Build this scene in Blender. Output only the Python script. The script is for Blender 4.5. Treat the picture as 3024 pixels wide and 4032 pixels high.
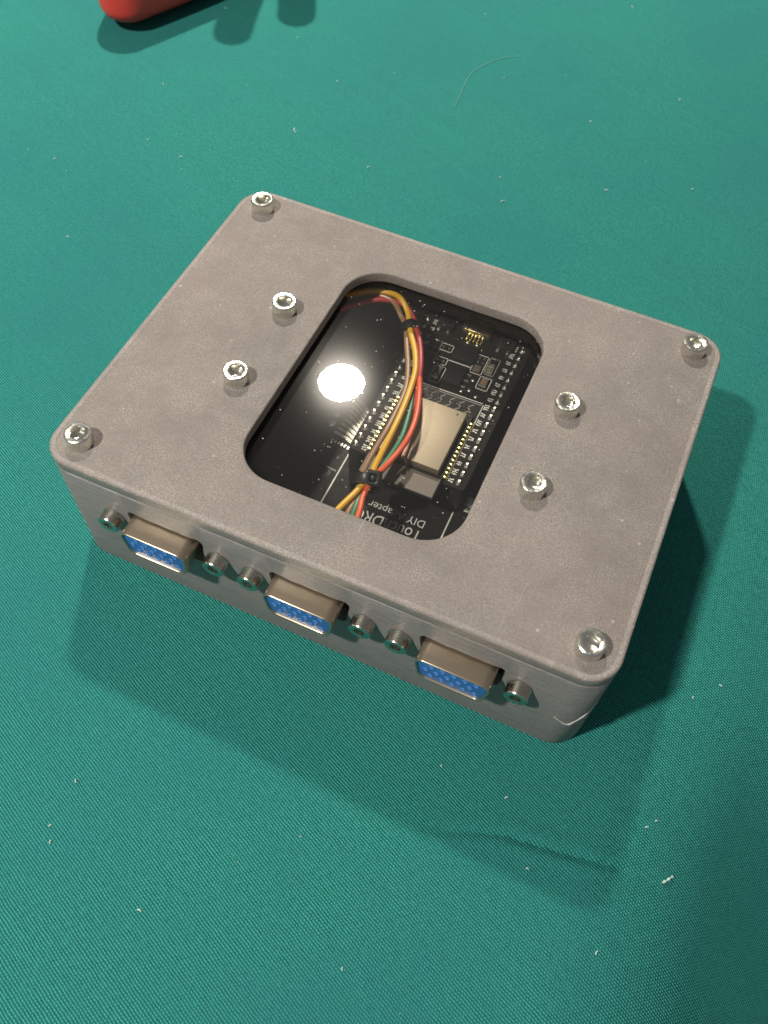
import bpy, bmesh, math, random
from mathutils import Vector, Matrix

S = 0.001                      # the scene is laid out in millimetres, built in metres
rnd = random.Random(7)
scene = bpy.context.scene
for o in list(bpy.data.objects):
    bpy.data.objects.remove(o)
C = scene.collection

# ------------------------------------------------------------------ camera
cam = bpy.data.cameras.new('camera')
cam.sensor_fit = 'VERTICAL'
cam.sensor_height = 36.0
cam.lens = 36.0 * 3508.0 / 4032.0
cam.clip_start = 0.01
cam.clip_end = 50
cam_o = bpy.data.objects.new('camera', cam)
C.objects.link(cam_o)
cam_o.location = (103.04 * S, -68.23 * S, 184.85 * S)
cam_o.rotation_euler = (0.552, -0.027, 0.420)
cam_o.rotation_mode = 'XYZ'
scene.camera = cam_o
cam.dof.use_dof = True
cam.dof.focus_distance = 0.183
cam.dof.aperture_fstop = 39.0

# ------------------------------------------------------------------ ambient light of the room
world = bpy.data.worlds.new('World')
scene.world = world
world.use_nodes = True
bg = world.node_tree.nodes['Background']
bg.inputs['Color'].default_value = (0.98, 0.97, 0.95, 1)
bg.inputs['Strength'].default_value = 0.17

# ------------------------------------------------------------------ the two ceiling downlights
def downlight(loc, radius, power, col, beam):
    l = bpy.data.lights.new('downlight', 'AREA')
    l.shape = 'DISK'
    l.size = radius * 2
    l.energy = power
    l.color = col
    l.spread = math.radians(beam)          # recessed reflector: the beam fades away from its axis
    o = bpy.data.objects.new('downlight', l)
    C.objects.link(o)
    o.location = loc
    return o
downlight((-0.388, 0.920, 1.200), 0.0425, 21.2, (1.0, 0.90, 0.76), 97)
downlight((-0.445, -0.588, 1.200), 0.0365, 15.8, (1.0, 0.93, 0.82), 106)

scene.render.engine = 'CYCLES'
scene.view_settings.view_transform = 'Standard'
scene.view_settings.look = 'None'
scene.view_settings.exposure = 0.0
scene.view_settings.gamma = 1.0
scene.cycles.transparent_max_bounces = 24

# ================================================================== helpers
WL = {}                                              # world location (mm) of every object
def link(o, parent=None, loc=(0, 0, 0)):
    loc = Vector(loc)
    C.objects.link(o)
    WL[o.name] = loc
    if parent is not None:
        o.parent = parent
        o.location = (loc - WL[parent.name]) * S
    else:
        o.location = loc * S
    return o
def empty(name, loc):
    o = bpy.data.objects.new(name, None)
    o.empty_display_size = 0.01
    return link(o, None, loc)
def tag(o, label=None, cat=None, group=None, kind=None):
    if label: o['label'] = label
    if cat: o['category'] = cat
    if group: o['group'] = group
    if kind: o['kind'] = kind
    return o
def shade(me, ang=35):
    for p in me.polygons: p.use_smooth = True
    try: me.set_sharp_from_angle(angle=math.radians(ang))
    except Exception: pass
def obj(name, bm, mat, parent=None, loc=(0, 0, 0), smooth=True, ang=35):
    """link a bmesh laid out in mm around loc (world mm) as one mesh object"""
    me = bpy.data.meshes.new(name)
    bmesh.ops.recalc_face_normals(bm, faces=bm.faces)
    for v in bm.verts: v.co *= S
    bm.to_mesh(me); bm.free()
    if smooth: shade(me, ang)
    me.materials.append(mat)
    return link(bpy.data.objects.new(name, me), parent, loc)
def again(src, parent, loc, kids=True):
    """a copy of an object (and its children) at another place, sharing mesh data"""
    c = src.copy()
    link(c, parent, loc)
    if kids:
        for k in src.children:
            again(k, c, Vector(loc) + WL[k.name] - WL[src.name])
    return c
def box(bm, x0, x1, y0, y1, z0, z1, bev=0.0):
    r = bmesh.ops.create_cube(bm, size=1.0)
    for v in r['verts']:
        v.co = Vector(((x0 + x1) / 2 + v.co.x * (x1 - x0), (y0 + y1) / 2 + v.co.y * (y1 - y0), (z0 + z1) / 2 + v.co.z * (z1 - z0)))
    if bev > 0:
        es = list({e for v in r['verts'] for e in v.link_edges})
        bmesh.ops.bevel(bm, geom=es, offset=bev, segments=2, affect='EDGES', profile=0.5)
    return bm
def newbox(*a, **k): return box(bmesh.new(), *a, **k)
def rrect(x0, x1, y0, y1, r, n=8):
    pts = []
    for cx, cy, a0 in ((x1 - r, y0 + r, -90), (x1 - r, y1 - r, 0), (x0 + r, y1 - r, 90), (x0 + r, y0 + r, 180)):
        for i in range(n + 1):
            a = math.radians(a0 + 90 * i / n)
            pts.append((cx + r * math.cos(a), cy + r * math.sin(a)))
    return pts
def catmull(pts, n=8):
    P = [Vector(p) for p in pts]
    P = [P[0] * 2 - P[1]] + P + [P[-1] * 2 - P[-2]]
    out = []
    for i in range(1, len(P) - 2):
        a, b, c, d = P[i - 1:i + 3]
        for k in range(n):
            t = k / n
            out.append(0.5 * ((2 * b) + (c - a) * t + (2 * a - 5 * b + 4 * c - d) * t * t + (3 * b - a - 3 * c + d) * t ** 3))
    out.append(P[-2].copy())
    return out
def tube(bm, path, r, seg=10, flat=1.0):
    """sweep a circle along the path; r number or function of 0..1"""
    n = len(path)
    up = Vector((0, 0, 1))
    rings = []
    for i, p in enumerate(path):
        t = (path[min(i + 1, n - 1)] - path[max(i - 1, 0)]).normalized()
        s = t.cross(up)
        if s.length < 1e-4: s = t.cross(Vector((1, 0, 0)))
        s.normalize(); u = s.cross(t).normalized()
        rr = r(i / (n - 1)) if callable(r) else r
        rings.append([bm.verts.new(p + (s * math.cos(2 * math.pi * k / seg) + u * math.sin(2 * math.pi * k / seg) * flat) * rr) for k in range(seg)])
    for a, b in zip(rings, rings[1:]):
        for k in range(seg):
            bm.faces.new((a[k], a[(k + 1) % seg], b[(k + 1) % seg], b[k]))
    bm.faces.new(rings[0][::-1]); bm.faces.new(rings[-1])
    return bm
def from_curve(cu):
    t = bpy.data.objects.new('tmp', cu)
    C.objects.link(t)
    dg = bpy.context.evaluated_depsgraph_get()
    me = bpy.data.meshes.new_from_object(t.evaluated_get(dg))
    bpy.data.objects.remove(t)
    bm = bmesh.new(); bm.from_mesh(me)
    bpy.data.meshes.remove(me); bpy.data.curves.remove(cu)
    bmesh.ops.remove_doubles(bm, verts=bm.verts, dist=1e-4)
    return bm
def inset(pts, d):
    """outline moved inwards by d (outline counter-clockwise)"""
    n_ = len(pts); out = []
    for i in range(n_):
        p = Vector(pts[i]); a = (p - Vector(pts[i - 1])).normalized(); b = (Vector(pts[(i + 1) % n_]) - p).normalized()
        na = Vector((-a.y, a.x)); nb = Vector((-b.y, b.x)); m_ = (na + nb)
        m_ = m_ / max(0.3, m_.length_squared / 2)
        out.append((p.x + m_.x * d, p.y + m_.y * d))
    return out
def plate(loops, z0, z1, bev=0.0, seg=2):
    """flat plate with holes: first loop outside, others holes, z0..z1, with rounded rims"""
    bm = bmesh.new()
    caps = ([], [])
    for li, pts in enumerate(loops):
        pts = [p for i, p in enumerate(pts) if (Vector(p) - Vector(pts[i - 1])).length > 1e-5]
        area = sum(pts[i - 1][0] * pts[i][1] - pts[i][0] * pts[i - 1][1] for i in range(len(pts)))
        if area < 0: pts = pts[::-1]
        sg = 1 if li == 0 else -1
        prof = []
        if bev > 0:
            for k in range(seg + 1):
                a = math.pi / 2 * k / seg
                prof.append((bev * (1 - math.sin(a)), z0 + bev * (1 - math.cos(a))))
            prof += [(q, z0 + z1 - z) for q, z in prof[::-1]]
        else: prof = [(0, z0), (0, z1)]
        rings = [[bm.verts.new((x, y, z)) for x, y in (inset(pts, sg * q) if q > 1e-9 else pts)] for q, z in prof]
        k_ = len(pts)
        for a, b in zip(rings, rings[1:]):
            for i in range(k_): bm.faces.new((a[i], a[(i + 1) % k_], b[(i + 1) % k_], b[i]))
        caps[0].append(rings[0]); caps[1].append(rings[-1])
    for c in caps:
        if len(c) == 1: bm.faces.new(c[0])
        else:
            es = [bm.edges.get((r[i - 1], r[i])) for r in c for i in range(len(r))]
            bmesh.ops.triangle_fill(bm, use_beauty=True, use_dissolve=False, edges=es)
    return bm
def upright(bm):
    """turn a plate (its x,y,z) to stand in the xz plane, its top facing -y"""
    for v in bm.verts: v.co = Vector((v.co.x, -v.co.z, v.co.y))
    return bm
def text(body, size, x, y, z, rot=0, spacing=1.0, thick=0.03, align='LEFT', sx=1.0):
    cu = bpy.data.curves.new('t', 'FONT')
    cu.body = body; cu.size = size; cu.space_character = spacing
    cu.extrude = thick; cu.align_x = align; cu.resolution_u = 3
    bm = from_curve(cu)
    m = Matrix.Translation((x, y, z)) @ Matrix.Rotation(rot, 4, 'Z') @ Matrix.Diagonal((sx, 1, 1, 1))
    bm.transform(m)
    return bm
def line(bm, pts, w, z, h=0.05, closed=False):
    P = [Vector((p[0], p[1])) for p in pts]
    if closed: P.append(P[0])
    for a, b in zip(P, P[1:]):
        d = (b - a).normalized(); n = Vector((-d.y, d.x)) * w / 2; e = d * w / 2
        q = [a - e - n, b + e - n, b + e + n, a - e + n]
        lo = [bm.verts.new((v.x, v.y, z)) for v in q]; hi = [bm.verts.new((v.x, v.y, z + h)) for v in q]
        bm.faces.new(hi); bm.faces.new(lo[::-1])
        for i in range(4): bm.faces.new((lo[i], lo[(i + 1) % 4], hi[(i + 1) % 4], hi[i]))
    return bm
def rect(x0, x1, y0, y1): return [(x0, y0), (x1, y0), (x1, y1), (x0, y1)]

# ================================================================== materials
def mat(name, col, rough=0.5, metal=0.0, spec=0.5, coat=0.0):
    m = bpy.data.materials.new(name)
    m.use_nodes = True
    b = m.node_tree.nodes['Principled BSDF']
    b.inputs['Base Color'].default_value = (*col, 1)
    b.inputs['Roughness'].default_value = rough
    b.inputs['Metallic'].default_value = metal
    b.inputs['Specular IOR Level'].default_value = spec
    b.inputs['Coat Weight'].default_value = coat
    return m
class N:
    """small node-tree writer"""
    def __init__(s, m):
        s.m = m; s.t = m.node_tree; s.b = s.t.nodes['Principled BSDF']
    def n(s, typ, **kw):
        nd = s.t.nodes.new(typ)
        for k, v in kw.items():
            if k.startswith('i_'):
                key = k[2:].replace('_', ' ')
                s.put(nd.inputs[int(key)] if key.isdigit() else nd.inputs[key], v)
            else: setattr(nd, k, v)
        return nd
    def put(s, sock, v):
        if isinstance(v, bpy.types.NodeSocket): s.t.links.new(v, sock)
        elif isinstance(v, bpy.types.Node): s.t.links.new(v.outputs[0], sock)
        else: sock.default_value = v
    def math(s, op, a, b=0.0, c=0.0, clamp=False):
        nd = s.n('ShaderNodeMath', operation=op, use_clamp=clamp)
        s.put(nd.inputs[0], a); s.put(nd.inputs[1], b); s.put(nd.inputs[2], c)
        return nd.outputs[0]
    def coord(s, scale=(1, 1, 1), rot=(0, 0, 0), loc=(0, 0, 0)):
        tc = s.n('ShaderNodeTexCoord')
        mp = s.n('ShaderNodeMapping')
        s.put(mp.inputs['Vector'], tc.outputs['Object'])
        mp.inputs['Scale'].default_value = scale; mp.inputs['Rotation'].default_value = rot; mp.inputs['Location'].default_value = loc
        return mp.outputs[0]
    def noise(s, vec, scale, detail=2.0, rough=0.5):
        nd = s.n('ShaderNodeTexNoise')
        s.put(nd.inputs['Vector'], vec)
        nd.inputs['Scale'].default_value = scale; nd.inputs['Detail'].default_value = detail; nd.inputs['Roughness'].default_value = rough
        return nd.outputs['Fac']
    def ramp(s, fac, stops):
        nd = s.n('ShaderNodeValToRGB')
        s.put(nd.inputs[0], fac)
        e = nd.color_ramp.elements
        while len(e) < len(stops): e.new(0.5)
        for q, (p, c) in zip(e, stops):
            q.position = p; q.color = (*c, 1) if len(c) == 3 else c
        return nd.outputs[0]
    def mix(s, fac, a, b, typ='MIX'):
        nd = s.n('ShaderNodeMix', data_type='RGBA', blend_type=typ)
        s.put(nd.inputs[0], fac); s.put(nd.inputs[6], a); s.put(nd.inputs[7], b)
        return nd.outputs[2]
    def bump(s, h, strength, dist, normal=None):
        nd = s.n('ShaderNodeBump')
        s.put(nd.inputs['Height'], h); nd.inputs['Strength'].default_value = strength; nd.inputs['Distance'].default_value = dist
        if normal is not None: s.put(nd.inputs['Normal'], normal)
        return nd.outputs[0]

MM = (1000, 1000, 1000)
# knitted teal cloth: wales run at -23 degrees, loops along them
m_cloth = mat('teal_knit', (0.02, 0.24, 0.22), 0.9, spec=0.08)
n = N(m_cloth)
v = n.coord(MM, (0, 0, math.radians(23)))
warp = n.n('ShaderNodeTexNoise', i_Vector=v); warp.inputs['Scale'].default_value = 0.35; warp.inputs['Detail'].default_value = 3
sub = n.n('ShaderNodeVectorMath', operation='SUBTRACT', i_0=warp.outputs['Color']); sub.inputs[1].default_value = (0.5, 0.5, 0.5)
sc = n.n('ShaderNodeVectorMath', operation='SCALE', i_0=sub); sc.inputs['Scale'].default_value = 0.45
add = n.n('ShaderNodeVectorMath', operation='ADD', i_0=v, i_1=sc)
sep = n.n('ShaderNodeSeparateXYZ', i_0=add)
u_, v_ = sep.outputs[0], sep.outputs[1]
PV, PU = 0.56, 0.64
row = n.math('FLOOR', n.math('DIVIDE', v_, PV))
off = n.math('MULTIPLY', n.math('MODULO', row, 2.0), math.pi)
wale = n.math('MULTIPLY_ADD', n.math('SINE', n.math('MULTIPLY', v_, 2 * math.pi / PV)), 0.5, 0.5)
loop = n.math('MULTIPLY_ADD', n.math('SINE', n.math('ADD', n.math('MULTIPLY', u_, 2 * math.pi / PU), off)), 0.5, 0.5)
fuzz = n.noise(v, 2.4, 3, 0.65)
wn = n.n('ShaderNodeTexWhiteNoise', noise_dimensions='1D', i_W=row)
rowv = n.math('MULTIPLY', n.math('SUBTRACT', wn.outputs['Value'], 0.5), 0.03)
slow = n.math('MULTIPLY', n.math('SUBTRACT', n.noise(v, 0.9, 4, 0.7), 0.5), 0.60)
h = n.math('ADD', n.math('MULTIPLY', wale, 0.40), n.math('MULTIPLY', n.math('MULTIPLY', wale, loop), 0.75))
h = n.math('ADD', n.math('ADD', h, n.math('MULTIPLY', fuzz, 0.62)), n.math('ADD', rowv, slow))
big = n.noise(v, 0.012, 4, 0.6)
mid = n.noise(v, 0.14, 4, 0.6)
col = n.ramp(h, [(0.15, (0.0021, 0.0353, 0.0305)), (0.55, (0.0148, 0.1542, 0.1355)), (1.0, (0.0632, 0.3854, 0.3479))])
col = n.mix(n.ramp(big, [(0.42, (0, 0, 0)), (0.72, (0.55, 0.55, 0.55))]), col, (0.0234, 0.1606, 0.1825, 1))
col = n.mix(n.ramp(mid, [(0.35, (0.0, 0.0, 0.0)), (0.8, (0.30, 0.30, 0.30))]), col, (0.0248, 0.1971, 0.1679, 1))
n.put(n.b.inputs['Base Color'], col)
n.put(n.b.inputs['Normal'], n.bump(h, 0.8, 0.00025))

def printed(name, base, top=True):
    m = mat(name, base, 0.5, spec=0.5)
    n = N(m)
    p = n.coord(MM)
    grain = n.noise(p, 2.3 if top else 1.6, 4, 0.8)
    fine = n.noise(p, 5.0, 2, 0.6)
    blot = n.noise(p, 0.045, 4, 0.6)
    lo = tuple(c * 0.72 for c in base); hi = tuple(c * 1.35 for c in base)
    col = n.ramp(grain, [(0.30, lo), (0.5, base), (0.68, hi)])
    pink = tuple(b * k for b, k in zip(base, (1.05, 0.96, 0.97)))
    blot2 = n.noise(p, 0.13, 5, 0.7)
    col = n.mix(n.ramp(blot2, [(0.36, (0.22, 0.22, 0.22)), (0.52, (0, 0, 0))]), col, (*[c * 0.80 for c in base], 1))
    col = n.mix(n.ramp(blot, [(0.40, (0, 0, 0)), (0.62, (0.45, 0.45, 0.45))]), col, (*[c * 1.08 for c in pink], 1))
    if top:
        spk = n.noise(p, 2.9, 3, 0.6)
        clus = n.math('ADD', n.math('MULTIPLY', n.noise(p, 0.10, 5, 0.7), 0.75), n.math('MULTIPLY', n.noise(p, 0.9, 3, 0.6), 0.25))
        dusty = n.math('MULTIPLY', n.ramp(spk, [(0.47, (0, 0, 0)), (0.62, (1, 1, 1))]), n.ramp(clus, [(0.42, (0.12, 0.12, 0.12)), (0.60, (1, 1, 1))]))
        col = n.mix(n.math('MULTIPLY', dusty, 0.85), col, (*[c * 1.8 for c in base], 1))
        vs_ = n.n('ShaderNodeTexVoronoi', i_Vector=p); vs_.inputs['Scale'].default_value = 0.33
        dot_ = n.math('LESS_THAN', vs_.outputs['Distance'], n.math('MULTIPLY', n.noise(p, 0.5, 2), 0.20))
        dot_ = n.math('MULTIPLY', dot_, n.math('GREATER_THAN', n.noise(p, 0.21, 2), 0.54))
        sv = n.coord((2300, 90, 1000), (0, 0, math.radians(24)))
        sc_ = n.ramp(n.noise(sv, 1.0, 2, 0.5), [(0.70, (0, 0, 0)), (0.76, (0.35, 0.35, 0.35))])
        sv2 = n.coord((110, 2100, 1000), (0, 0, math.radians(-14)))
        sc2 = n.ramp(n.noise(sv2, 1.0, 2, 0.5), [(0.71, (0, 0, 0)), (0.77, (0.35, 0.35, 0.35))])
        col = n.mix(n.math('ADD', n.math('MULTIPLY', dot_, 0.7), n.math('ADD', sc_, sc2), clamp=True), col, (*[c * 2.1 for c in base], 1))
        dk = n.ramp(n.noise(p, 0.07, 6, 0.72), [(0.38, (0.3, 0.3, 0.3)), (0.50, (0, 0, 0))])
        col = n.mix(dk, col, (*[c * 0.78 for c in base], 1))
    n.put(n.b.inputs['Base Color'], col)
    if top:
        hh = n.math('ADD', n.math('MULTIPLY', grain, 1.0), n.math('MULTIPLY', fine, 0.4))
        n.put(n.b.inputs['Normal'], n.bump(hh, 0.9, 0.00026))
        n.put(n.b.inputs['Roughness'], n.ramp(blot, [(0.3, (0.30, 0.30, 0.30)), (0.7, (0.40, 0.40, 0.40))]))
    else:
        sp = n.n('ShaderNodeSeparateXYZ', i_0=p)
        lay = n.math('SINE', n.math('MULTIPLY', sp.outputs[2], 2 * math.pi / 0.28))
        pl = n.coord((45, 45, 2600))
        st = n.noise(pl, 1.0, 3, 0.7)
        hh = n.math('ADD', n.math('MULTIPLY', lay, 0.25), n.math('MULTIPLY', st, 1.6))
        n.put(n.b.inputs['Normal'], n.bump(hh, 0.8, 0.00028))
        n.put(n.b.inputs['Roughness'], n.ramp(st, [(0.3, (0.36, 0.36, 0.36)), (0.7, (0.52, 0.52, 0.52))]))
        c2 = n.mix(n.ramp(st, [(0.45, (0, 0, 0)), (0.75, (0.4, 0.4, 0.4))]), col, (*[c * 1.25 for c in base], 1))
        n.put(n.b.inputs['Base Color'], c2)
    return m
m_lid = printed('grey_print_top', (0.230, 0.209, 0.196), True)
m_side = printed('grey_print_side', (0.248, 0.238, 0.238), False)
m_crack = mat('split_layer_edge', (0.55, 0.54, 0.52), 0.5)

def metal(name, col, rough, bumpy=0.0):
    m = mat(name, col, rough, 1.0)
    if bumpy:
        n = N(m)
        p = n.coord(MM)
        f = n.noise(p, 1.6, 3, 0.6)
        n.put(n.b.inputs['Normal'], n.bump(f, bumpy, 0.0003))
        n.put(n.b.inputs['Roughness'], n.ramp(n.noise(p, 0.9, 3), [(0.3, (rough * 0.7,) * 3), (0.7, (rough * 1.3,) * 3)]))
    return m
m_zinc = metal('zinc_screw', (0.78, 0.77, 0.70), 0.24, 0.15)
m_steel = metal('dark_steel_screw', (0.58, 0.55, 0.49), 0.24, 0.12)
m_shell = metal('nickel_shell', (0.56, 0.46, 0.35), 0.28, 0.0)
m_shell.node_tree.nodes['Principled BSDF'].inputs['Metallic'].default_value = 0.93
m_shield = metal('tin_shield', (0.50, 0.43, 0.32), 0.6, 0.0)
m_gold = metal('gold_plate', (0.90, 0.78, 0.34), 0.25, 0.4)
m_solder = metal('solder', (0.88, 0.86, 0.78), 0.36, 0.6)
m_glare = metal('glare_metal', (0.95, 0.93, 0.78), 0.48, 0.8)  # bright metal imitating lamp glare on the carrier board
m_blue = mat('blue_insulator', (0.036, 0.165, 0.47), 0.5)
m_blue_l = mat('blue_contact_rim', (0.075, 0.225, 0.62), 0.5)
m_black = mat('black_plastic', (0.012, 0.012, 0.012), 0.35)
m_blackm = mat('black_nylon', (0.010, 0.010, 0.010), 0.32)
m_chip = mat('chip_epoxy', (0.014, 0.013, 0.012), 0.45)
m_silk = mat('white_silkscreen', (0.62, 0.61, 0.56), 0.6)
m_silkd = mat('worn_silkscreen', (0.30, 0.29, 0.26), 0.6)
m_lint = mat('white_lint', (0.46, 0.60, 0.56), 0.9)
m_ant = mat('bare_laminate', (0.13, 0.11, 0.085), 0.5)
m_brown_smd = mat('brown_ceramic', (0.22, 0.14, 0.085), 0.4)
m_red = mat('red_grip', (0.80, 0.055, 0.045), 0.38)
m_redin = mat('dark_red_seam', (0.10, 0.008, 0.008), 0.6)
def pcb(name, col):
    m = mat(name, col, 0.4, spec=0.16)
    n = N(m)
    p = n.coord(MM)
    f = n.noise(p, 0.7, 3, 0.6)
    n.put(n.b.inputs['Roughness'], n.ramp(f, [(0.3, (0.40,) * 3), (0.7, (0.58,) * 3)]))
    n.put(n.b.inputs['Normal'], n.bump(f, 0.25, 0.00005))
    return m
m_pcb = pcb('black_solder_mask', (0.014, 0.013, 0.012))
m_dev = pcb('black_board_mask', (0.016, 0.015, 0.012))

# clear acrylic with fine scratches and dust: transmits straight through, mirrors by Fresnel, hazy lobe imitates bloom around the mirrored lamp
m_acr = bpy.data.materials.new('scuffed_acrylic')
m_acr.use_nodes = True
t = m_acr.node_tree
t.nodes.remove(t.nodes['Principled BSDF'])
class NA(N):
    def __init__(s, m): s.m = m; s.t = m.node_tree
n = NA(m_acr)
p = n.coord(MM)
geo = n.n('ShaderNodeNewGeometry')
dot = n.n('ShaderNodeVectorMath', operation='DOT_PRODUCT', i_0=geo.outputs['Incoming'], i_1=geo.outputs['Normal'])
cosv = n.math('ABSOLUTE', dot.outputs['Value'])
fre = n.math('MULTIPLY_ADD', n.math('POWER', n.math('SUBTRACT', 1.0, cosv), 5.0), 0.96, 0.04)
tr = n.n('ShaderNodeBsdfTransparent'); tr.inputs['Color'].default_value = (0.97, 0.97, 0.97, 1)
gl = n.n('ShaderNodeBsdfGlossy'); gl.inputs['Roughness'].default_value = 0.004
hz = n.n('ShaderNodeBsdfGlossy'); hz.inputs['Roughness'].default_value = 0.11
df = n.n('ShaderNodeBsdfDiffuse'); df.inputs['Color'].default_value = (0.6, 0.58, 0.55, 1)
gmix = n.n('ShaderNodeMixShader', i_0=0.03, i_1=gl, i_2=hz)
base = n.n('ShaderNodeMixShader', i_0=fre, i_1=tr, i_2=gmix)
vor = n.n('ShaderNodeTexVoronoi', i_Vector=p); vor.inputs['Scale'].default_value = 0.62
dust = n.math('MULTIPLY', n.math('LESS_THAN', vor.outputs['Distance'], 0.10), n.math('GREATER_THAN', n.noise(p, 0.25, 2), 0.56))
pstr = n.coord((380, 2600, 1000), (0, 0, math.radians(-62)))
scr = n.ramp(n.noise(pstr, 1.0, 2, 0.5), [(0.74, (0, 0, 0)), (0.80, (1, 1, 1))])
wear = n.math('MULTIPLY', n.math('ADD', n.math('MULTIPLY', dust, 0.55), n.math('MULTIPLY', scr, 0.11)), 1.0, clamp=True)
wear = n.math('ADD', wear, 0.006)
fin = n.n('ShaderNodeMixShader', i_0=wear, i_1=base, i_2=df)
t.links.new(fin.outputs[0], t.nodes['Material Output'].inputs['Surface'])

def wire_mat(name, col): return mat(name, col, 0.38)
m_wy = wire_mat('yellow_insulation', (0.72, 0.42, 0.03))
m_wbr = wire_mat('brown_insulation', (0.30, 0.17, 0.09))
m_wr = wire_mat('orange_insulation', (0.70, 0.11, 0.04))
m_wr2 = wire_mat('red_insulation', (0.42, 0.045, 0.045))
m_wg = wire_mat('green_insulation', (0.03, 0.20, 0.10))
m_wp = wire_mat('pale_pink_insulation', (0.66, 0.36, 0.27))

# ================================================================== the cloth-covered table
def seg_dist(x, y, P):
    best = 1e9; bt = 0
    for i in range(len(P) - 1):
        (ax, ay), (bx, by) = P[i], P[i + 1]
        dx, dy = bx - ax, by - ay
        tt = max(0, min(1, ((x - ax) * dx + (y - ay) * dy) / (dx * dx + dy * dy)))
        dd = math.hypot(x - ax - tt * dx, y - ay - tt * dy)
        if dd < best: best = dd; bt = (i + tt) / (len(P) - 1)
    return best, bt
def drop(x, y=0.0):
    """sag added to the cloth so its near right-hand corner falls dark"""
    if x <= EDGE: return 0.0
    t_ = max(0.0, min(1.0, (45.0 - y) / 60.0)); k = 0.30 + 0.70 * t_ * t_ * (3 - 2 * t_)
    q = min(0.71, (x - EDGE) / RR)
    return k * (-RR * (1 - math.sqrt(1 - q * q)) - max(0.0, x - EDGE - 0.71 * RR) * 1.008)
CREASE = [(99.2, -26.7), (113, -21.4), (127, -19.4), (136, -17.7), (145.6, -14.8)]
def grid_lines(a, b, step): 
    k = max(1, round((b - a) / step)); return [a + (b - a) * i / k for i in range(k)]
EDGE, RR = 129.0, 40.0                              # where the added sag starts; its slope replaces a cast shadow
xs = grid_lines(-900, -170, 60) + grid_lines(-170, 92, 4) + grid_lines(92, 150, 0.8) + grid_lines(150, 200, 2.5) + grid_lines(200, 300, 10) + [300]
ys = grid_lines(-700, -100, 60) + grid_lines(-100, -32, 4) + grid_lines(-32, -10, 0.55) + grid_lines(-10, 330, 4) + grid_lines(330, 1000, 60) + [1000]
prof = [(x, 0) for x in xs] + [(306, 60), (312, 120), (318, 180)]
bm = bmesh.new()
rows = []
for y in ys:
    r_ = []
    for x, z in prof:
        zz = drop(x, y) - z
        if 92 <= x <= 150 and -33 < y < -9:
            dd, bt = seg_dist(x, y, CREASE)
            k = math.sin(math.pi * min(1, bt * 0.9 + 0.08))
            zz -= 0.85 * k * math.exp(-(dd / 0.75) ** 2)
            zz += 0.22 * k * math.exp(-((dd - 2.2) / 1.3) ** 2)
        r_.append(bm.verts.new((x, y, zz)))
    rows.append(r_)
for a, b in zip(rows, rows[1:]):
    for i in range(len(a) - 1): bm.faces.new((a[i], a[i + 1], b[i + 1], b[i]))
cloth = obj('tablecloth', bm, m_cloth)
tag(cloth, 'teal green knitted cloth covering the table', kind='structure')

# ================================================================== the enclosure
W, D, H, T = 121.1, 91.0, 36.2, 3.0
ZL = H - T                                          # underside of the lid
CX, CY = W / 2, D / 2
enc = empty('electronics_enclosure', (CX, CY, 0))
tag(enc, 'grey 3D printed electronics box with screwed lid, viewing window and three blue connectors', 'enclosure')
R_C = 6.6
XC = [27.6, 60.6, 93.4]                              # connector centres
ZC = 22.6

# body: walls with three D openings, floor, lid bosses
bm = plate([rrect(0, W, 0, D, R_C, 12), rrect(3, W - 3, 3, D - 3, R_C - 3, 8)], 0.0, ZL - 0.05, 0.3, 2)
body = obj('case_body', bm, m_side, enc, (0, 0, 0))
def dshape(wt, wb, h, r, n=5):
    """D-sub outline: wide edge on top"""
    c = [(-wb, -h), (wb, -h), (wt, h), (-wt, h)]
    out = []
    for i in range(4):
        p = Vector(c[i]); a = (Vector(c[i - 1]) - p).normalized(); b = (Vector(c[(i + 1) % 4]) - p).normalized()
        half = a.angle(b) / 2; dist = r / math.tan(half)
        cen = p + (a + b).normalized() * (r / math.sin(half))
        s = p + a * dist - cen; e = p + b * dist - cen
        a0 = math.atan2(s.y, s.x); a1 = math.atan2(e.y, e.x)
        while a1 < a0: a1 += 2 * math.pi
        for k in range(n + 1):
            an = a0 + (a1 - a0) * k / n
            out.append((cen.x + r * math.cos(an), cen.y + r * math.sin(an)))
    return out
for xc in XC:
    cb = upright(plate([[(x, z) for x, z in dshape(9.1, 8.0, 4.75, 1.6)]], -6, 2))
    cu = obj('cutter', cb, m_side, None, (xc + 0.35, 0, ZC), smooth=False)
    md = body.modifiers.new('b', 'BOOLEAN'); md.operation = 'DIFFERENCE'; md.object = cu; md.solver = 'EXACT'
    bpy.context.view_layer.update()
    dg = bpy.context.evaluated_depsgraph_get()
    me = bpy.data.meshes.new_from_object(body.evaluated_get(dg))
    body.modifiers.clear(); body.data = me
    bpy.data.objects.remove(cu)
shade(body.data, 30)
body.data.name = 'case_body'
obj('case_floor', plate([rrect(1.5, W - 1.5, 1.5, D - 1.5, R_C - 1.5, 6)], 0.25, 2.6), m_side, enc)
for x, y in ((6.4, 6.4), (W - 6.4, 6.4), (6.4, D - 6.4), (W - 6.4, D - 6.4)):
    b = bmesh.new(); bmesh.ops.create_cone(b, cap_ends=True, segments=20, radius1=3.9, radius2=3.9, depth=ZL - 3)
    obj('screw_boss', b, m_side, enc, (x, y, 2.8 + (ZL - 3) / 2))
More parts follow.
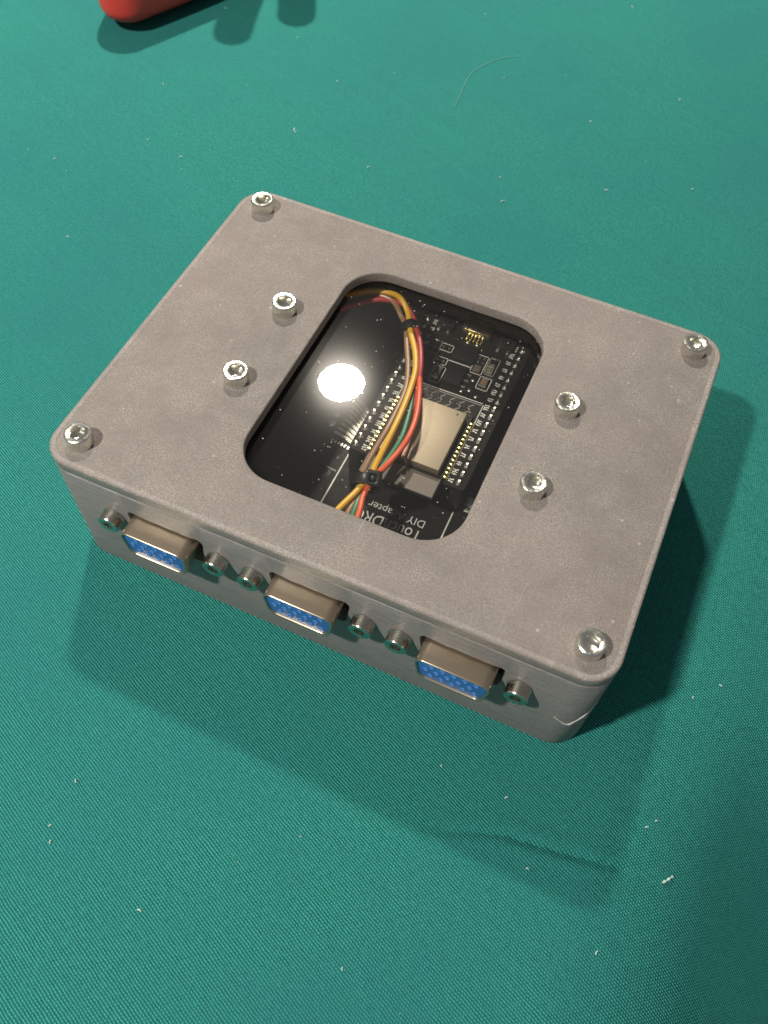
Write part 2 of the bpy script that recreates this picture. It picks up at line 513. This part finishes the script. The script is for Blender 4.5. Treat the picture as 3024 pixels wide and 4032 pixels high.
# drooped strips of filament bridging the openings
for xc in XC:
    b = bmesh.new()
    x0, x1, z0, z1 = -8.8, 9.5, 27.45, 33.0
    cols = []
    for k in range(13):
        t_ = k / 12; dep = 0.30 * min(1.0, 4.5 * t_, 4.5 * (1 - t_)) * (0.85 + 0.15 * math.sin(k * 2.1))
        x = x0 + (x1 - x0) * t_
        cols.append([b.verts.new((x, yy, zz)) for yy, zz in ((-0.012, z1), (-0.012 - dep, z0), (0.6, z0), (0.6, z1))])
    for p_, q_ in zip(cols, cols[1:]):
        for k in range(4): b.faces.new((p_[k], p_[(k + 1) % 4], q_[(k + 1) % 4], q_[k]))
    b.faces.new(cols[0]); b.faces.new(cols[-1][::-1])
    obj('bridging_strip', b, m_side, enc, (xc, 0, 0), smooth=False)
# split printed layer at the front corner
crack = [(114.2, -0.03, 15.3), (115.0, -0.03, 14.6), (116.5, 0.30, 13.2), (117.3, 0.58, 12.7), (118.0, 0.95, 13.2), (119.3, 2.0, 15.6), (120.0, 2.9, 17.2), (120.55, 3.9, 18.6), (120.9, 5.0, 19.8)]
cc = Vector((W - R_C, R_C, 0))
path = []
for i, q in enumerate(catmull(crack, 4)):
    dq = Vector((q.x, q.y, 0)) - cc
    if q.x > cc.x: dq = dq.normalized() * R_C; q = Vector((cc.x + dq.x, cc.y + dq.y, q.z))
    q.z += rnd.uniform(-.12, .12)
    path.append(q)
b = tube(bmesh.new(), path, lambda s: 0.06 + 0.2 * math.sin(math.pi * min(1, s * 1.02)) * (0.5 + 0.5 * math.sin(s * 17) ** 2), 6)
tag(obj('layer_split', b, m_crack, enc), 'pale jagged crack between printed layers on the front corner')

# lid with the window cut-out
CX0, CX1, CY0, CY1 = 36.2, 84.5, 14.0, 77.5
lid = obj('lid', plate([rrect(0, W, 0, D, R_C, 14), rrect(CX0, CX1, CY0, CY1, 9.0, 14)], ZL + 0.1, H, 0.45, 3), m_lid, enc)
rim = plate([inset(rrect(0, W, 0, D, R_C, 14), 0.45), inset(rrect(0, W, 0, D, R_C, 14), 1.35)], H - 0.2, H + 0.05, 0.04, 1)
m_rim = printed('grey_print_rim', (0.285, 0.262, 0.250), True)
obj('lid_rim', rim, m_rim, lid)
pane = obj('window_pane', newbox(23, W - 23, 9.5, 81.5, ZL - 2.1, ZL + 0.02), m_acr, enc, smooth=False)
tag(pane, 'clear scuffed acrylic window pane mirroring a round ceiling lamp')
pane.visible_shadow = True

# lid screws
def cap_screw(r, h, hexr, depth, seg=24, knurl=0.0):
    bm = bmesh.new()
    def ring(rad, z, hexa=False):
        out = []
        for k in range(seg):
            a = 2 * math.pi * k / seg
            q = rad
            if hexa:
                aa = (a % (math.pi / 3)) - math.pi / 6
                q = rad * math.cos(math.pi / 6) / math.cos(aa)
            out.append(bm.verts.new((q * math.cos(a), q * math.sin(a), z)))
        return out
    rings = [ring(r, 0), ring(r, h - 0.32), ring(r - 0.1, h - 0.12), ring(r - 0.34, h), ring(hexr * 1.14, h), ring(hexr, h - 0.14, True), ring(hexr, h - depth, True), ring(hexr * 0.5, h - depth - 0.25)]
    for a, b in zip(rings, rings[1:]):
        for k in range(seg): bm.faces.new((a[k], a[(k + 1) % seg], b[(k + 1) % seg], b[k]))
    bm.faces.new(rings[0][::-1]); bm.faces.new(rings[-1])
    return bm
spots = [(6.5, 6.3), (W - 6.5, 6.3), (6.5, D - 6.3), (W - 6.5, D - 6.3), (27.0, 34.3), (27.0, 56.6), (94.0, 34.3), (94.0, 56.6)]
screw0 = None
for i, (x, y) in enumerate(spots):
    b = cap_screw(2.78, 3.0, 1.62, 1.5)
    b.transform(Matrix.Rotation(rnd.uniform(0, 1.0), 4, 'Z'))
    tilt = Matrix.Rotation(rnd.uniform(-0.03, 0.03), 4, 'X') @ Matrix.Rotation(rnd.uniform(-0.03, 0.03), 4, 'Y')
    b.transform(tilt)
    obj('lid_screw', b, m_zinc, enc, (x, y, H - 0.02), ang=25)

# the three connectors
def connector():
    o = dshape(7.95, 6.75, 4.0, 1.9, 6); i_ = dshape(7.5, 6.3, 3.55, 1.55, 6)
    bm = upright(plate([o, i_], -3.4, 4.75, 0.21, 3))
    shell = obj('connector_shell', bm, m_shell, enc, (XC[0], 0, ZC), ang=40)
    fl = upright(plate([rrect(-15.4, 15.4, -6.2, 6.2, 1.5, 4)], -4.2, -3.3, 0.1))
    obj('mounting_flange', fl, m_shell, shell, (XC[0], 0, ZC))
    ins = upright(plate([dshape(7.48, 6.28, 3.53, 1.5, 6)], -3.2, 4.35, 0.12))
    insu = obj('blue_insert', ins, m_blue, shell, (XC[0], 0, ZC))
    first = None
    for r_, (zz, sh) in enumerate(((2.0, 0.0), (0.0, -1.15), (-2.0, 0.0))):
        for k in range(5):
            x = (k - 2) * 2.29 + sh + 0.4
            loc = (XC[0] + x, -4.35, ZC + zz)
            if first is None:
                b = bmesh.new()
                seg = 10
                def rg(rad, y): return [b.verts.new((rad * math.cos(2 * math.pi * j / seg), y, rad * math.sin(2 * math.pi * j / seg))) for j in range(seg)]
                R4 = [rg(0.62, 0.05), rg(0.58, -0.12), rg(0.34, -0.12), rg(0.26, 0.03)]
                for p_, q_ in zip(R4, R4[1:]):
                    for j in range(seg): b.faces.new((p_[j], p_[(j + 1) % seg], q_[(j + 1) % seg], q_[j]))
                b.faces.new(R4[-1])
                first = obj('contact_hole', b, m_blue_l, shell, loc)
            else: again(first, shell, loc)
    bk = newbox(-9.5, 9.5, 4.3, 12.0, -5.0, 5.0, bev=0.4)
    obj('connector_back', bk, m_black, shell, (XC[0], 0, ZC))
    return shell
shell0 = connector()
for xc in XC[1:]: again(shell0, enc, (xc, 0, ZC))
side0 = None
for xc in XC:
    for dx in (-12.5, 12.5):
        b = cap_screw(2.45, 2.35, 1.3, 1.2)
        b.transform(Matrix.Rotation(rnd.uniform(0, 1.0), 4, 'Z'))
        b.transform(Matrix.Rotation(math.radians(90), 4, 'X'))
        s_ = obj('connector_screw', b, m_steel, enc, (xc + dx, -0.52, ZC), ang=25)
        w_ = bmesh.new()
        a0 = rnd.uniform(0, 6)
        pth = [Vector((2.3 * math.cos(a0 + 6.0 * k / 30), -0.27 - 0.1 * k / 30, 2.3 * math.sin(a0 + 6.0 * k / 30))) for k in range(31)]
        tube(w_, pth, 0.32, 6)
        obj('spring_washer', w_, m_steel, s_, (xc + dx, 0, ZC))

# ================================================================== the carrier board inside
ZP = 8.6
brd = empty('carrier_circuit_board', (CX, 46, ZP - 1.6))
tag(brd, 'large black circuit board with white lettering on the floor of the box', 'circuit board')
obj('board', plate([rrect(14, 107, 10, 86, 2, 4)], ZP - 1.6, ZP, 0.05), m_pcb, brd)
for x, y in ((18, 14), (103, 14), (18, 82), (103, 82)):
    b = bmesh.new(); bmesh.ops.create_cone(b, cap_ends=True, segments=12, radius1=2.5, radius2=2.5, depth=ZP - 1.6 - 2.6)
    obj('standoff', b, m_side, enc, (x, y, 2.6 + (ZP - 4.2) / 2))
zs = ZP + 0.02
# the big letters run upside down as seen from the connectors' side
obj('printed_name', text('TouchDRO', 4.5, 73.5, 31.5, zs, math.pi, 1.0, sx=0.80), m_silk, brd)
obj('printed_subtitle', text('DIY Adapter', 2.9, 73.2, 34.5, zs, math.pi, 1.0, sx=0.95), m_silk, brd)
obj('printed_line', line(bmesh.new(), [(48.7, 20), (48.7, 44.5)], 0.35, zs), m_silk, brd)
obj('printed_line', line(bmesh.new(), [(77.9, 22), (77.7, 43.5), (78.5, 43.6)], 0.35, zs), m_silk, brd)
obj('printed_line', line(bmesh.new(), [(43.0, 81.5), (44.2, 81.2), (44.2, 85.8)], 0.22, zs), m_silkd, brd)
obj('printed_line', line(bmesh.new(), [(38.5, 62.5), (38.5, 64.6)], 0.2, zs), m_silkd, brd)
obj('printed_number', text('5', 2.0, 47.2, 38.4, zs, math.pi), m_silkd, brd)
obj('printed_number', text('4', 1.7, 47.2, 42.8, zs, math.pi), m_silkd, brd)
b = bmesh.new(); line(b, [(36, 40), (48, 38.5)], 0.28, ZP + 0.01, 0.04)
obj('board_groove', b, m_black, brd)
# socket strips that carry the upper board
for x0 in (50.6, 76.0):
    obj('socket_strip', newbox(x0, x0 + 2.7, 40.0, 88.0, ZP, 17.0, bev=0.15), m_black, brd)
# lamp glare left of the socket strip drawn as bright tracks; solder pads
fan = [(0, 0.0), (1, 0.3), (2, 0.9), (3, 1.6), (4, 2.3), (5, 3.0), (6, 3.4), (7, 3.7)]
for k in range(9):
    y0 = 47.5 + k * 1.27
    b = bmesh.new()
    pth = catmull([(49.9, y0, ZP + 0.06), (47.8, y0 + 0.2, ZP + 0.10), (45.6, y0 + 0.9 + 0.12 * k, ZP + 0.08), (43.6 - 0.25 * abs(k - 4), y0 + 1.4 + 0.25 * k, ZP + 0.05)], 4)
    tube(b, pth, lambda s: 0.62 - 0.12 * s, 7, 0.45)
    obj('glare_track', b, m_glare, brd)
for x, y in ((40.6, 54.0), (40.9, 51.2)):
    obj('solder_pad', newbox(x - 0.95, x + 0.95, y - 0.8, y + 0.8, ZP, ZP + 0.12, bev=0.04), m_solder, brd)
for k in range(6):
    x = 43.2 + k * 0.92
    obj('solder_pad', newbox(x - 0.33, x + 0.33, 46.4 - 0.12 * k - 0.5, 46.4 - 0.12 * k + 0.5, ZP, ZP + 0.14, bev=0.05), m_solder, brd)
for x, y, a, c_ in ((80.4, 43.6, 0.9, 1.3), (80.6, 41.4, 0.7, 0.6), (81.5, 58, 0.35, 4.5), (82.0, 72, 0.5, 0.6), (83.0, 78.5, 0.5, 0.7), (81.2, 52, 0.35, 3.0)):
    obj('solder_pad', newbox(x - a, x + a, y - c_, y + c_, ZP, ZP + 0.3, bev=0.05), m_solder, brd)
for k in range(5):
    x, y = 47.5 - (k % 3) * 1.5, 70.5 + k * 1.9
    obj('solder_pad', newbox(x - 0.4, x + 0.4, y - 0.3, y + 0.3, ZP, ZP + 0.1), m_solder, brd)

# ================================================================== the microcontroller board plugged on it
ZD = 18.2
dev = empty('microcontroller_board', (64.9, 64, 17.0))
tag(dev, 'narrow black module board with metal shield can plugged onto the larger board', 'circuit board')
obj('board', plate([rrect(50.7, 79.3, 39.9, 87.8, 0.9, 3)], 17.05, ZD, 0.05), m_dev, dev)
# radio module
obj('radio_board', newbox(55.7, 73.7, 34.4, 59.9, ZD, ZD + 0.9), m_dev, dev, smooth=False)
ant = obj('antenna_area', newbox(55.9, 73.5, 34.6, 39.9, ZD + 0.9, ZD + 0.96), m_ant, dev, smooth=False)
shield = obj('shield_can', newbox(56.8, 72.6, 40.6, 58.3, ZD + 0.9, 21.3, bev=0.28), m_shield, dev)
b = bmesh.new(); bmesh.ops.create_cone(b, cap_ends=True, segments=12, radius1=0.32, radius2=0.32, depth=0.02)
obj('orientation_dot', b, m_chip, shield, (70.6, 57.0, 21.31))
# castellated pads either side
p0 = None
for sx_ in (55.5, 73.95):
    for k in range(14):
        y = 41.2 + k * 1.27
        if p0 is None: p0 = obj('castellated_pad', newbox(-0.62, 0.62, -0.42, 0.42, 0, 0.75, bev=0.16), m_gold, dev, (sx_, y, ZD))
        else: again(p0, dev, (sx_, y, ZD))
# header pins and their printed names
pin0 = None
for x, lx in ((51.95, 54.15), (77.4, 75.5)):
    for k in range(18):
        y = 41.4 + k * 2.54
        if pin0 is None:
            b = bmesh.new()
            bmesh.ops.create_cone(b, cap_ends=True, segments=10, radius1=0.72, radius2=0.34, depth=0.55, matrix=Matrix.Translation((0, 0, 0.27)))
            box(b, -0.26, 0.26, -0.26, 0.26, 0.4, 1.05)
            pin0 = obj('header_pin', b, m_solder, dev, (x, y, ZD))
        else: again(pin0, dev, (x, y, ZD))
        b = bmesh.new()
        lab = rnd.choice([2, 2, 3])
        for j in range(lab):
            xx = (j - (lab - 1) / 2) * 0.62
            line(b, [(xx, -0.5), (xx, 0.5)], 0.2, 0, 0.03)
            line(b, [(xx - 0.2, rnd.choice([-.45, 0, .45])), (xx + 0.2, rnd.choice([-.45, 0, .45]))], 0.2, 0.001, 0.03)
        b.transform(Matrix.Rotation(math.radians(90), 4, 'Z'))
        obj('pin_name', b, m_silk, dev, (lx, y, ZD + 0.01), smooth=False)
# printed border line of the module
obj('printed_line', line(bmesh.new(), [(56, 64.7), (74.2, 64.9)], 0.22, ZD + 0.01), m_silk, dev, smooth=False)
obj('printed_line', line(bmesh.new(), [(56, 64.1), (74.2, 64.3)], 0.16, ZD + 0.01), m_silkd, dev, smooth=False)
obj('printed_line', line(bmesh.new(), [(74.6, 41), (74.6, 64.5)], 0.18, ZD + 0.01), m_silk, dev, smooth=False)
obj('printed_line', line(bmesh.new(), [(55.0, 42), (55.0, 62)], 0.18, ZD + 0.01), m_silk, dev, smooth=False)
b = bmesh.new()
for k in range(6):
    x = 59 + k * 2.4
    line(b, [(x, 60.4), (x + 1.3, 61.6), (x + 0.4, 62.6), (x + 1.4, 63.6)], 0.35, ZD + 0.005, 0.05)
obj('copper_track', b, m_ant, dev, smooth=False)
def outline(x, y, w, h, m=m_silk, wd=0.2):
    obj('part_outline', line(bmesh.new(), rect(x - w / 2, x + w / 2, y - h / 2, y + h / 2), wd, ZD + 0.01, closed=True), m, dev, smooth=False)
def smd(x, y, w, h, t_, m, ends=True, vert=True):
    o = obj('chip_component', newbox(-w / 2, w / 2, -h / 2, h / 2, 0, t_, bev=0.06), m, dev, (x, y, ZD))
    if ends:
        for s_ in (-1, 1):
            if vert: e = newbox(-w / 2 - 0.04, w / 2 + 0.04, s_ * h / 2 - 0.22, s_ * h / 2 + 0.22, 0, t_ + 0.05, bev=0.05)
            else: e = newbox(s_ * w / 2 - 0.22, s_ * w / 2 + 0.22, -h / 2 - 0.04, h / 2 + 0.04, 0, t_ + 0.05, bev=0.05)
            obj('terminal', e, m_solder, o, (x, y, ZD))
    return o
outline(59.9, 77.7, 3.1, 2.3); smd(59.9, 77.7, 1.5, 0.8, 0.5, m_chip, True, False)
outline(60.1, 73.2, 3.1, 2.3); smd(60.1, 73.2, 1.5, 0.8, 0.5, m_chip, True, False)
outline(56.8, 76.8, 3.2, 4.4, m_silkd); smd(57.0, 77.6, 1.2, 2.2, 0.6, m_chip)
outline(60.9, 68.8, 2.7, 5.2); smd(60.9, 68.8, 1.5, 3.6, 1.1, m_ant)
smd(57.5, 69.4, 2.2, 4.2, 0.9, m_chip, False); outline(57.5, 69.4, 2.8, 5.0, m_silkd)
ic = smd(65.2, 69.6, 4.2, 6.0, 1.5, m_chip, False)                      # regulator with three legs
for k in range(3):
    obj('leg', newbox(67.2 - 0.2, 68.7, 67.4 + k * 2.0, 68.1 + k * 2.0, ZD, ZD + 0.35, bev=0.1), m_solder, ic)
ic2 = smd(65.0, 77.6, 5.4, 5.4, 0.9, m_chip, False)                     # serial chip
for k in range(6):
    obj('leg', newbox(62.7 + k * 0.8, 63.05 + k * 0.8, 80.2, 80.7, ZD, ZD + 0.2), m_solder, ic2)
obj('printed_line', line(bmesh.new(), [(61.9, 74.2), (67.4, 74.2)], 0.3, ZD + 0.01), m_silk, dev, smooth=False)
outline(69.2, 76.0, 2.9, 6.2)
for dx in (-0.6, 0.6):
    for dy in (0.6, 2.0): smd(69.2 + dx, 76.2 + dy, 0.55, 0.75, 0.3, m_solder, False)
smd(69.2, 74.3, 1.8, 2.0, 0.6, m_ant, False)
outline(72.3, 76.6, 2.4, 5.6, m_silkd); smd(72.3, 77.8, 1.3, 2.0, 0.7, m_chip); smd(72.3, 75.2, 1.6, 1.8, 0.8, m_shield)
outline(72.3, 70.8, 2.9, 4.0); smd(72.3, 70.8, 1.6, 2.4, 0.7, m_brown_smd)
for x, y in ((69.6, 70.7), (69.9, 67.4), (72.0, 66.2), (68.2, 66.4), (64.0, 81.6), (66.4, 81.8)):
    b = bmesh.new(); bmesh.ops.create_uvsphere(b, u_segments=10, v_segments=6, radius=0.5)
    for v in b.verts: v.co.z *= 0.6
    obj('solder_joint', b, m_solder, dev, (x, y, ZD))
usb = obj('usb_socket', newbox(61.4, 68.9, 83.6, 88.0, ZD, ZD + 2.6, bev=0.4), m_steel, dev)
for k in range(5):
    obj('usb_pin', newbox(63.1 + k * 0.95, 63.6 + k * 0.95, 81.9, 83.8, ZD, ZD + 0.4, bev=0.06), m_gold, usb)
obj('usb_front_edge', newbox(61.9, 68.4, 83.3, 83.65, ZD + 1.6, ZD + 2.3, bev=0.08), m_gold, usb)
for x, y in ((57.0, 84.6), (73.0, 84.2)):
    sw = obj('push_button', newbox(x - 2.1, x + 2.1, y - 1.8, y + 1.8, ZD, ZD + 1.5, bev=0.15), m_chip, dev)
    b = bmesh.new(); bmesh.ops.create_cone(b, cap_ends=True, segments=16, radius1=1.1, radius2=1.0, depth=0.7)
    obj('button_cap', b, m_blackm, sw, (x, y, ZD + 1.8))
    for s_ in (-1, 1): obj('terminal', newbox(x + s_ * 1.3 - .4, x + s_ * 1.3 + .4, y - 2.5, y - 1.75, ZD, ZD + 0.4, bev=.08), m_solder, sw)

# ================================================================== the wire loom
loom = empty('wire_bundle', (58, 50, 20))
tag(loom, 'bundle of yellow, orange, red, green and brown wires held by black cable ties', 'wires')
wires = {
 'yellow': (m_wy, 0.72, [(33.4, 75.4, 27.0), (38.2, 78.0, 28.0), (42.9, 79.1, 28.5), (46.2, 79.5, 27.5), (49.1, 77.4, 26.0), (51.0, 73.9, 26.0), (53.0, 70.6, 26.0), (55.7, 66.4, 26.0), (57.9, 61.3, 26.0), (59.0, 55.9, 26.0), (59.7, 50.5, 26.0), (60.1, 45.1, 26.0), (60.2, 39.5, 25.5), (60.1, 34.3, 24.5), (60.1, 31.5, 24.0), (59.1, 26.2, 24.0), (57.6, 20.8, 24.0), (55.5, 12.2, 23.5)]),
 'brown': (m_wbr, 0.66, [(33.5, 75.4, 26.0), (38.5, 78.3, 27.0), (44.4, 78.4, 27.0), (47.7, 76.8, 24.5), (50.1, 73.8, 25.0), (52.9, 68.1, 25.0), (55.6, 62.5, 25.0), (57.6, 56.8, 25.0), (58.3, 51.4, 25.0), (58.6, 44.0, 25.0), (58.3, 38.2, 24.5), (58.2, 33.2, 24.0), (58.4, 30.2, 23.5), (59.3, 25.3, 23.0), (59.5, 21.2, 23.0), (59.6, 12.2, 22.5)]),
 'red': (m_wr2, 0.66, [(33.4, 72.0, 25.0), (37.0, 74.8, 26.0), (41.6, 77.5, 27.0), (47.4, 78.9, 26.5), (51.0, 76.6, 25.5), (52.6, 74.0, 26.0), (55.2, 70.2, 26.0), (58.1, 64.1, 26.0), (60.2, 57.4, 25.0), (61.2, 52.6, 24.0), (61.4, 46.9, 23.6), (61.6, 39.7, 23.4), (61.0, 34.4, 23.2), (60.3, 32.0, 22.8), (60.2, 26.1, 22.3), (60.6, 21.5, 22.3), (60.6, 12.2, 21.5)]),
 'orange': (m_wr, 0.70, [(50.0, 77.0, 24.4), (52.0, 73.6, 24.6), (54.8, 69.5, 24.7), (57.9, 63.6, 24.9), (61.0, 56.4, 25.9), (63.2, 49.6, 26.0), (64.0, 43.9, 26.0), (63.6, 39.3, 25.5), (62.4, 34.4, 25.0), (61.2, 31.6, 24.0), (60.9, 26.1, 23.7), (61.9, 21.4, 23.7), (63, 12.2, 23)]),
 'green': (m_wg, 0.66, [(48.9, 78.0, 24.0), (51.1, 74.8, 24.5), (54.1, 69.2, 24.2), (57.6, 62.6, 24.3), (59.7, 55.7, 24.5), (61.2, 50.0, 24.5), (62.3, 43.7, 24.5), (62.0, 38.5, 24.0), (61.1, 33.8, 23.5), (60.6, 31.5, 23.5), (59.9, 26.6, 23.0), (60.6, 21.6, 23.0), (61.5, 12.2, 22)]),
 'pink': (m_wp, 0.5, [(60.5, 58.0, 23.2), (61.8, 54.1, 23.0), (63.2, 48.4, 22.9), (63.6, 44.5, 22.6), (64.2, 40.1, 22.2)]),
}
for nm, (m_, r_, pts) in wires.items():
    obj(nm + '_wire', tube(bmesh.new(), catmull(pts, 6), r_, 10), m_, loom)
def cable_tie(cx, cy, cz, ang, rx, rz, width, headside):
    b = bmesh.new()
    o = plate([[((rx + 0.55) * math.cos(2 * math.pi * k / 24), (rz + 0.55) * math.sin(2 * math.pi * k / 24)) for k in range(24)],
               [(rx * math.cos(2 * math.pi * k / 24), rz * math.sin(2 * math.pi * k / 24)) for k in range(24)]], -width / 2, width / 2, 0.1)
    upright(o)
    o.transform(Matrix.Rotation(ang, 4, 'Z'))
    band = obj('cable_tie', o, m_blackm, loom, (cx, cy, cz))
    if headside is not None:
        hx, hz = headside
        hd = upright(plate([rrect(-1.7, 1.7, -1.6, 1.6, 0.5, 4), rrect(-0.75, 0.75, -0.8, 0.8, 0.2, 3)], -1.9, 1.9, 0.2))
        hd.transform(Matrix.Rotation(ang, 4, 'Z') @ Matrix.Rotation(math.radians(-52), 4, 'X'))
        c_, s_ = math.cos(ang), math.sin(ang)
        head = obj('tie_head', hd, m_blackm, band, (cx + hx * c_, cy + hx * s_, cz + hz))
        st = newbox(-0.5, 0.5, -1.2, 1.2, -0.5, 0.5, bev=0.1)
        st.transform(Matrix.Rotation(ang, 4, 'Z') @ Matrix.Rotation(math.radians(-52), 4, 'X'))
        obj('ratchet_tongue', st, m_chip, head, (cx + hx * c_, cy + hx * s_, cz + hz))
    return band
cable_tie(59.9, 29.3, 23.7, math.radians(14), 2.75, 1.75, 2.7, (1.7, 2.5))
cable_tie(51.4, 73.6, 24.9, math.radians(32), 1.75, 1.9, 2.3, None)

# ================================================================== the red tool lying behind
tool = empty('red_handled_tool', (-103, 200, 0))
tag(tool, 'red rounded handle of a hand tool lying on the cloth behind the box', 'tool')
ctrl = [(-108.5, 181.0), (-101.0, 183.5), (-96.0, 192.0), (-88.5, 208.0), (-80, 228), (-76, 250), (-78, 270), (-98, 272), (-110, 250), (-117, 228), (-120.5, 208), (-120.0, 194), (-115.5, 184.5)]
cl = [Vector((x, y, 0)) for x, y in ctrl]
ol = []
for i in range(len(cl)):
    a, b, c, d = (cl[(i + k - 1) % len(cl)] for k in range(4))
    for k in range(6):
        t_ = k / 6
        q = 0.5 * ((2 * b) + (c - a) * t_ + (2 * a - 5 * b + 4 * c - d) * t_ * t_ + (3 * b - a - 3 * c + d) * t_ ** 3)
        ol.append((q.x, q.y))
obj('grip', plate([ol], 2.5, 20.5, 5.5, 6), m_red, tool, ang=60)
obj('tool_head', plate([rrect(-112, -60, 262, 330, 10, 6)], 0.0, 18.0, 3.0, 3), m_steel, tool)
for a_, b_, c_ in (((-76.5, 212.5, 28), (-82, 226, 29), (-90, 258, 17)), ((-61.5, 232, 28), (-67, 244, 28), (-76, 262, 16))):  # unseen prongs added to cast two rounded shadows on the cloth
    b = tube(bmesh.new(), catmull([a_, b_, c_], 8), lambda s: 7.0 * math.sqrt(max(0.02, 1 - max(0, 0.25 - s) ** 2 / 0.0625)), 16)
    obj('shadow_prong', b, m_red, tool)

# ================================================================== lint on the cloth
spots = [(-77.4, 162.8, 1), (-24.8, 190.7, 1), (-25.6, 160.2, 2.4), (4.0, 153.7, 1.2), (-87.1, 113.6, 1), (26.6, 218.2, .8), (85.7, 233.8, 1), (43.8, 167.6, .8), (48.4, 157.1, 1.3), (76.1, 176.5, 1), (101.0, 189.1, .9), (-63.0, 85.4, 1), (-81.4, 213.1, 1), (54.8, 283.2, 1), (61.3, 208.3, .8),
         (147.0, 29.1, .9), (141.9, 23.3, .7), (97.3, -13.7, .8), (111.8, -14.3, .8), (139.9, -7.6, .7), (141.5, -5.4, .8), (120.2, -25.5, .8), (32.9, -59.5, 1), (31.0, -57.0, .8), (55.3, -63.0, .8), (137.2, -34.0, .8), (94.7, -56.1, .9), (30.6, -47.5, .7), (77.1, -38.3, .6), (-52, 132, .8), (-66, 134.8, .7), (-49, 208, .8)]
for _ in range(34): spots.append((rnd.uniform(-140, 140), rnd.uniform(-80, 300), rnd.uniform(0.25, 0.5)))
b = bmesh.new()
for x, y, s_ in spots:
    if -3 < x < W + 3 and -3 < y < D + 3: continue
    a = rnd.uniform(0, math.pi); l_ = s_ * rnd.uniform(0.25, 0.5)
    d_ = Vector((math.cos(a), math.sin(a), 0)); e_ = Vector((-d_.y, d_.x, 0))
    c_ = Vector((x, y, 0.2 + drop(x, y)))
    tube(b, [c_ - d_ * l_, c_ + e_ * 0.2 * s_ + Vector((0, 0, .15)), c_ + d_ * l_], 0.15 if s_ > 0.6 else 0.08, 5)
lint = obj('lint_specks', b, m_lint)
tag(lint, 'tiny white lint specks scattered over the teal cloth', 'lint', kind='stuff')
b = tube(bmesh.new(), catmull([(17.2, 195.5, .25), (16.2, 204, .3), (15.2, 212.5, .3), (16.2, 219, .35), (19.1, 225.2, .3), (22.5, 229.8, .35), (26.8, 233.2, .25)], 6), 0.07, 5)
m_fibre = mat('pale_fibre', (0.20, 0.40, 0.37), 0.9)
tag(obj('white_fibre', b, m_fibre), 'thin curved white fibre lying on the cloth behind the box', 'fibre')
b = tube(bmesh.new(), catmull([(x, y, z + drop(x, y)) for x, y, z in ((146.0, -16.0, .3), (146.7, -15.2, .6), (147.3, -14.4, .9), (147.9, -13.7, .6))], 5), lambda s: 0.1 + 0.2 * math.sin(s * 9) ** 2, 6)
tag(obj('loose_thread', b, m_lint), 'short pale twisted thread at the end of the cloth crease', 'thread')
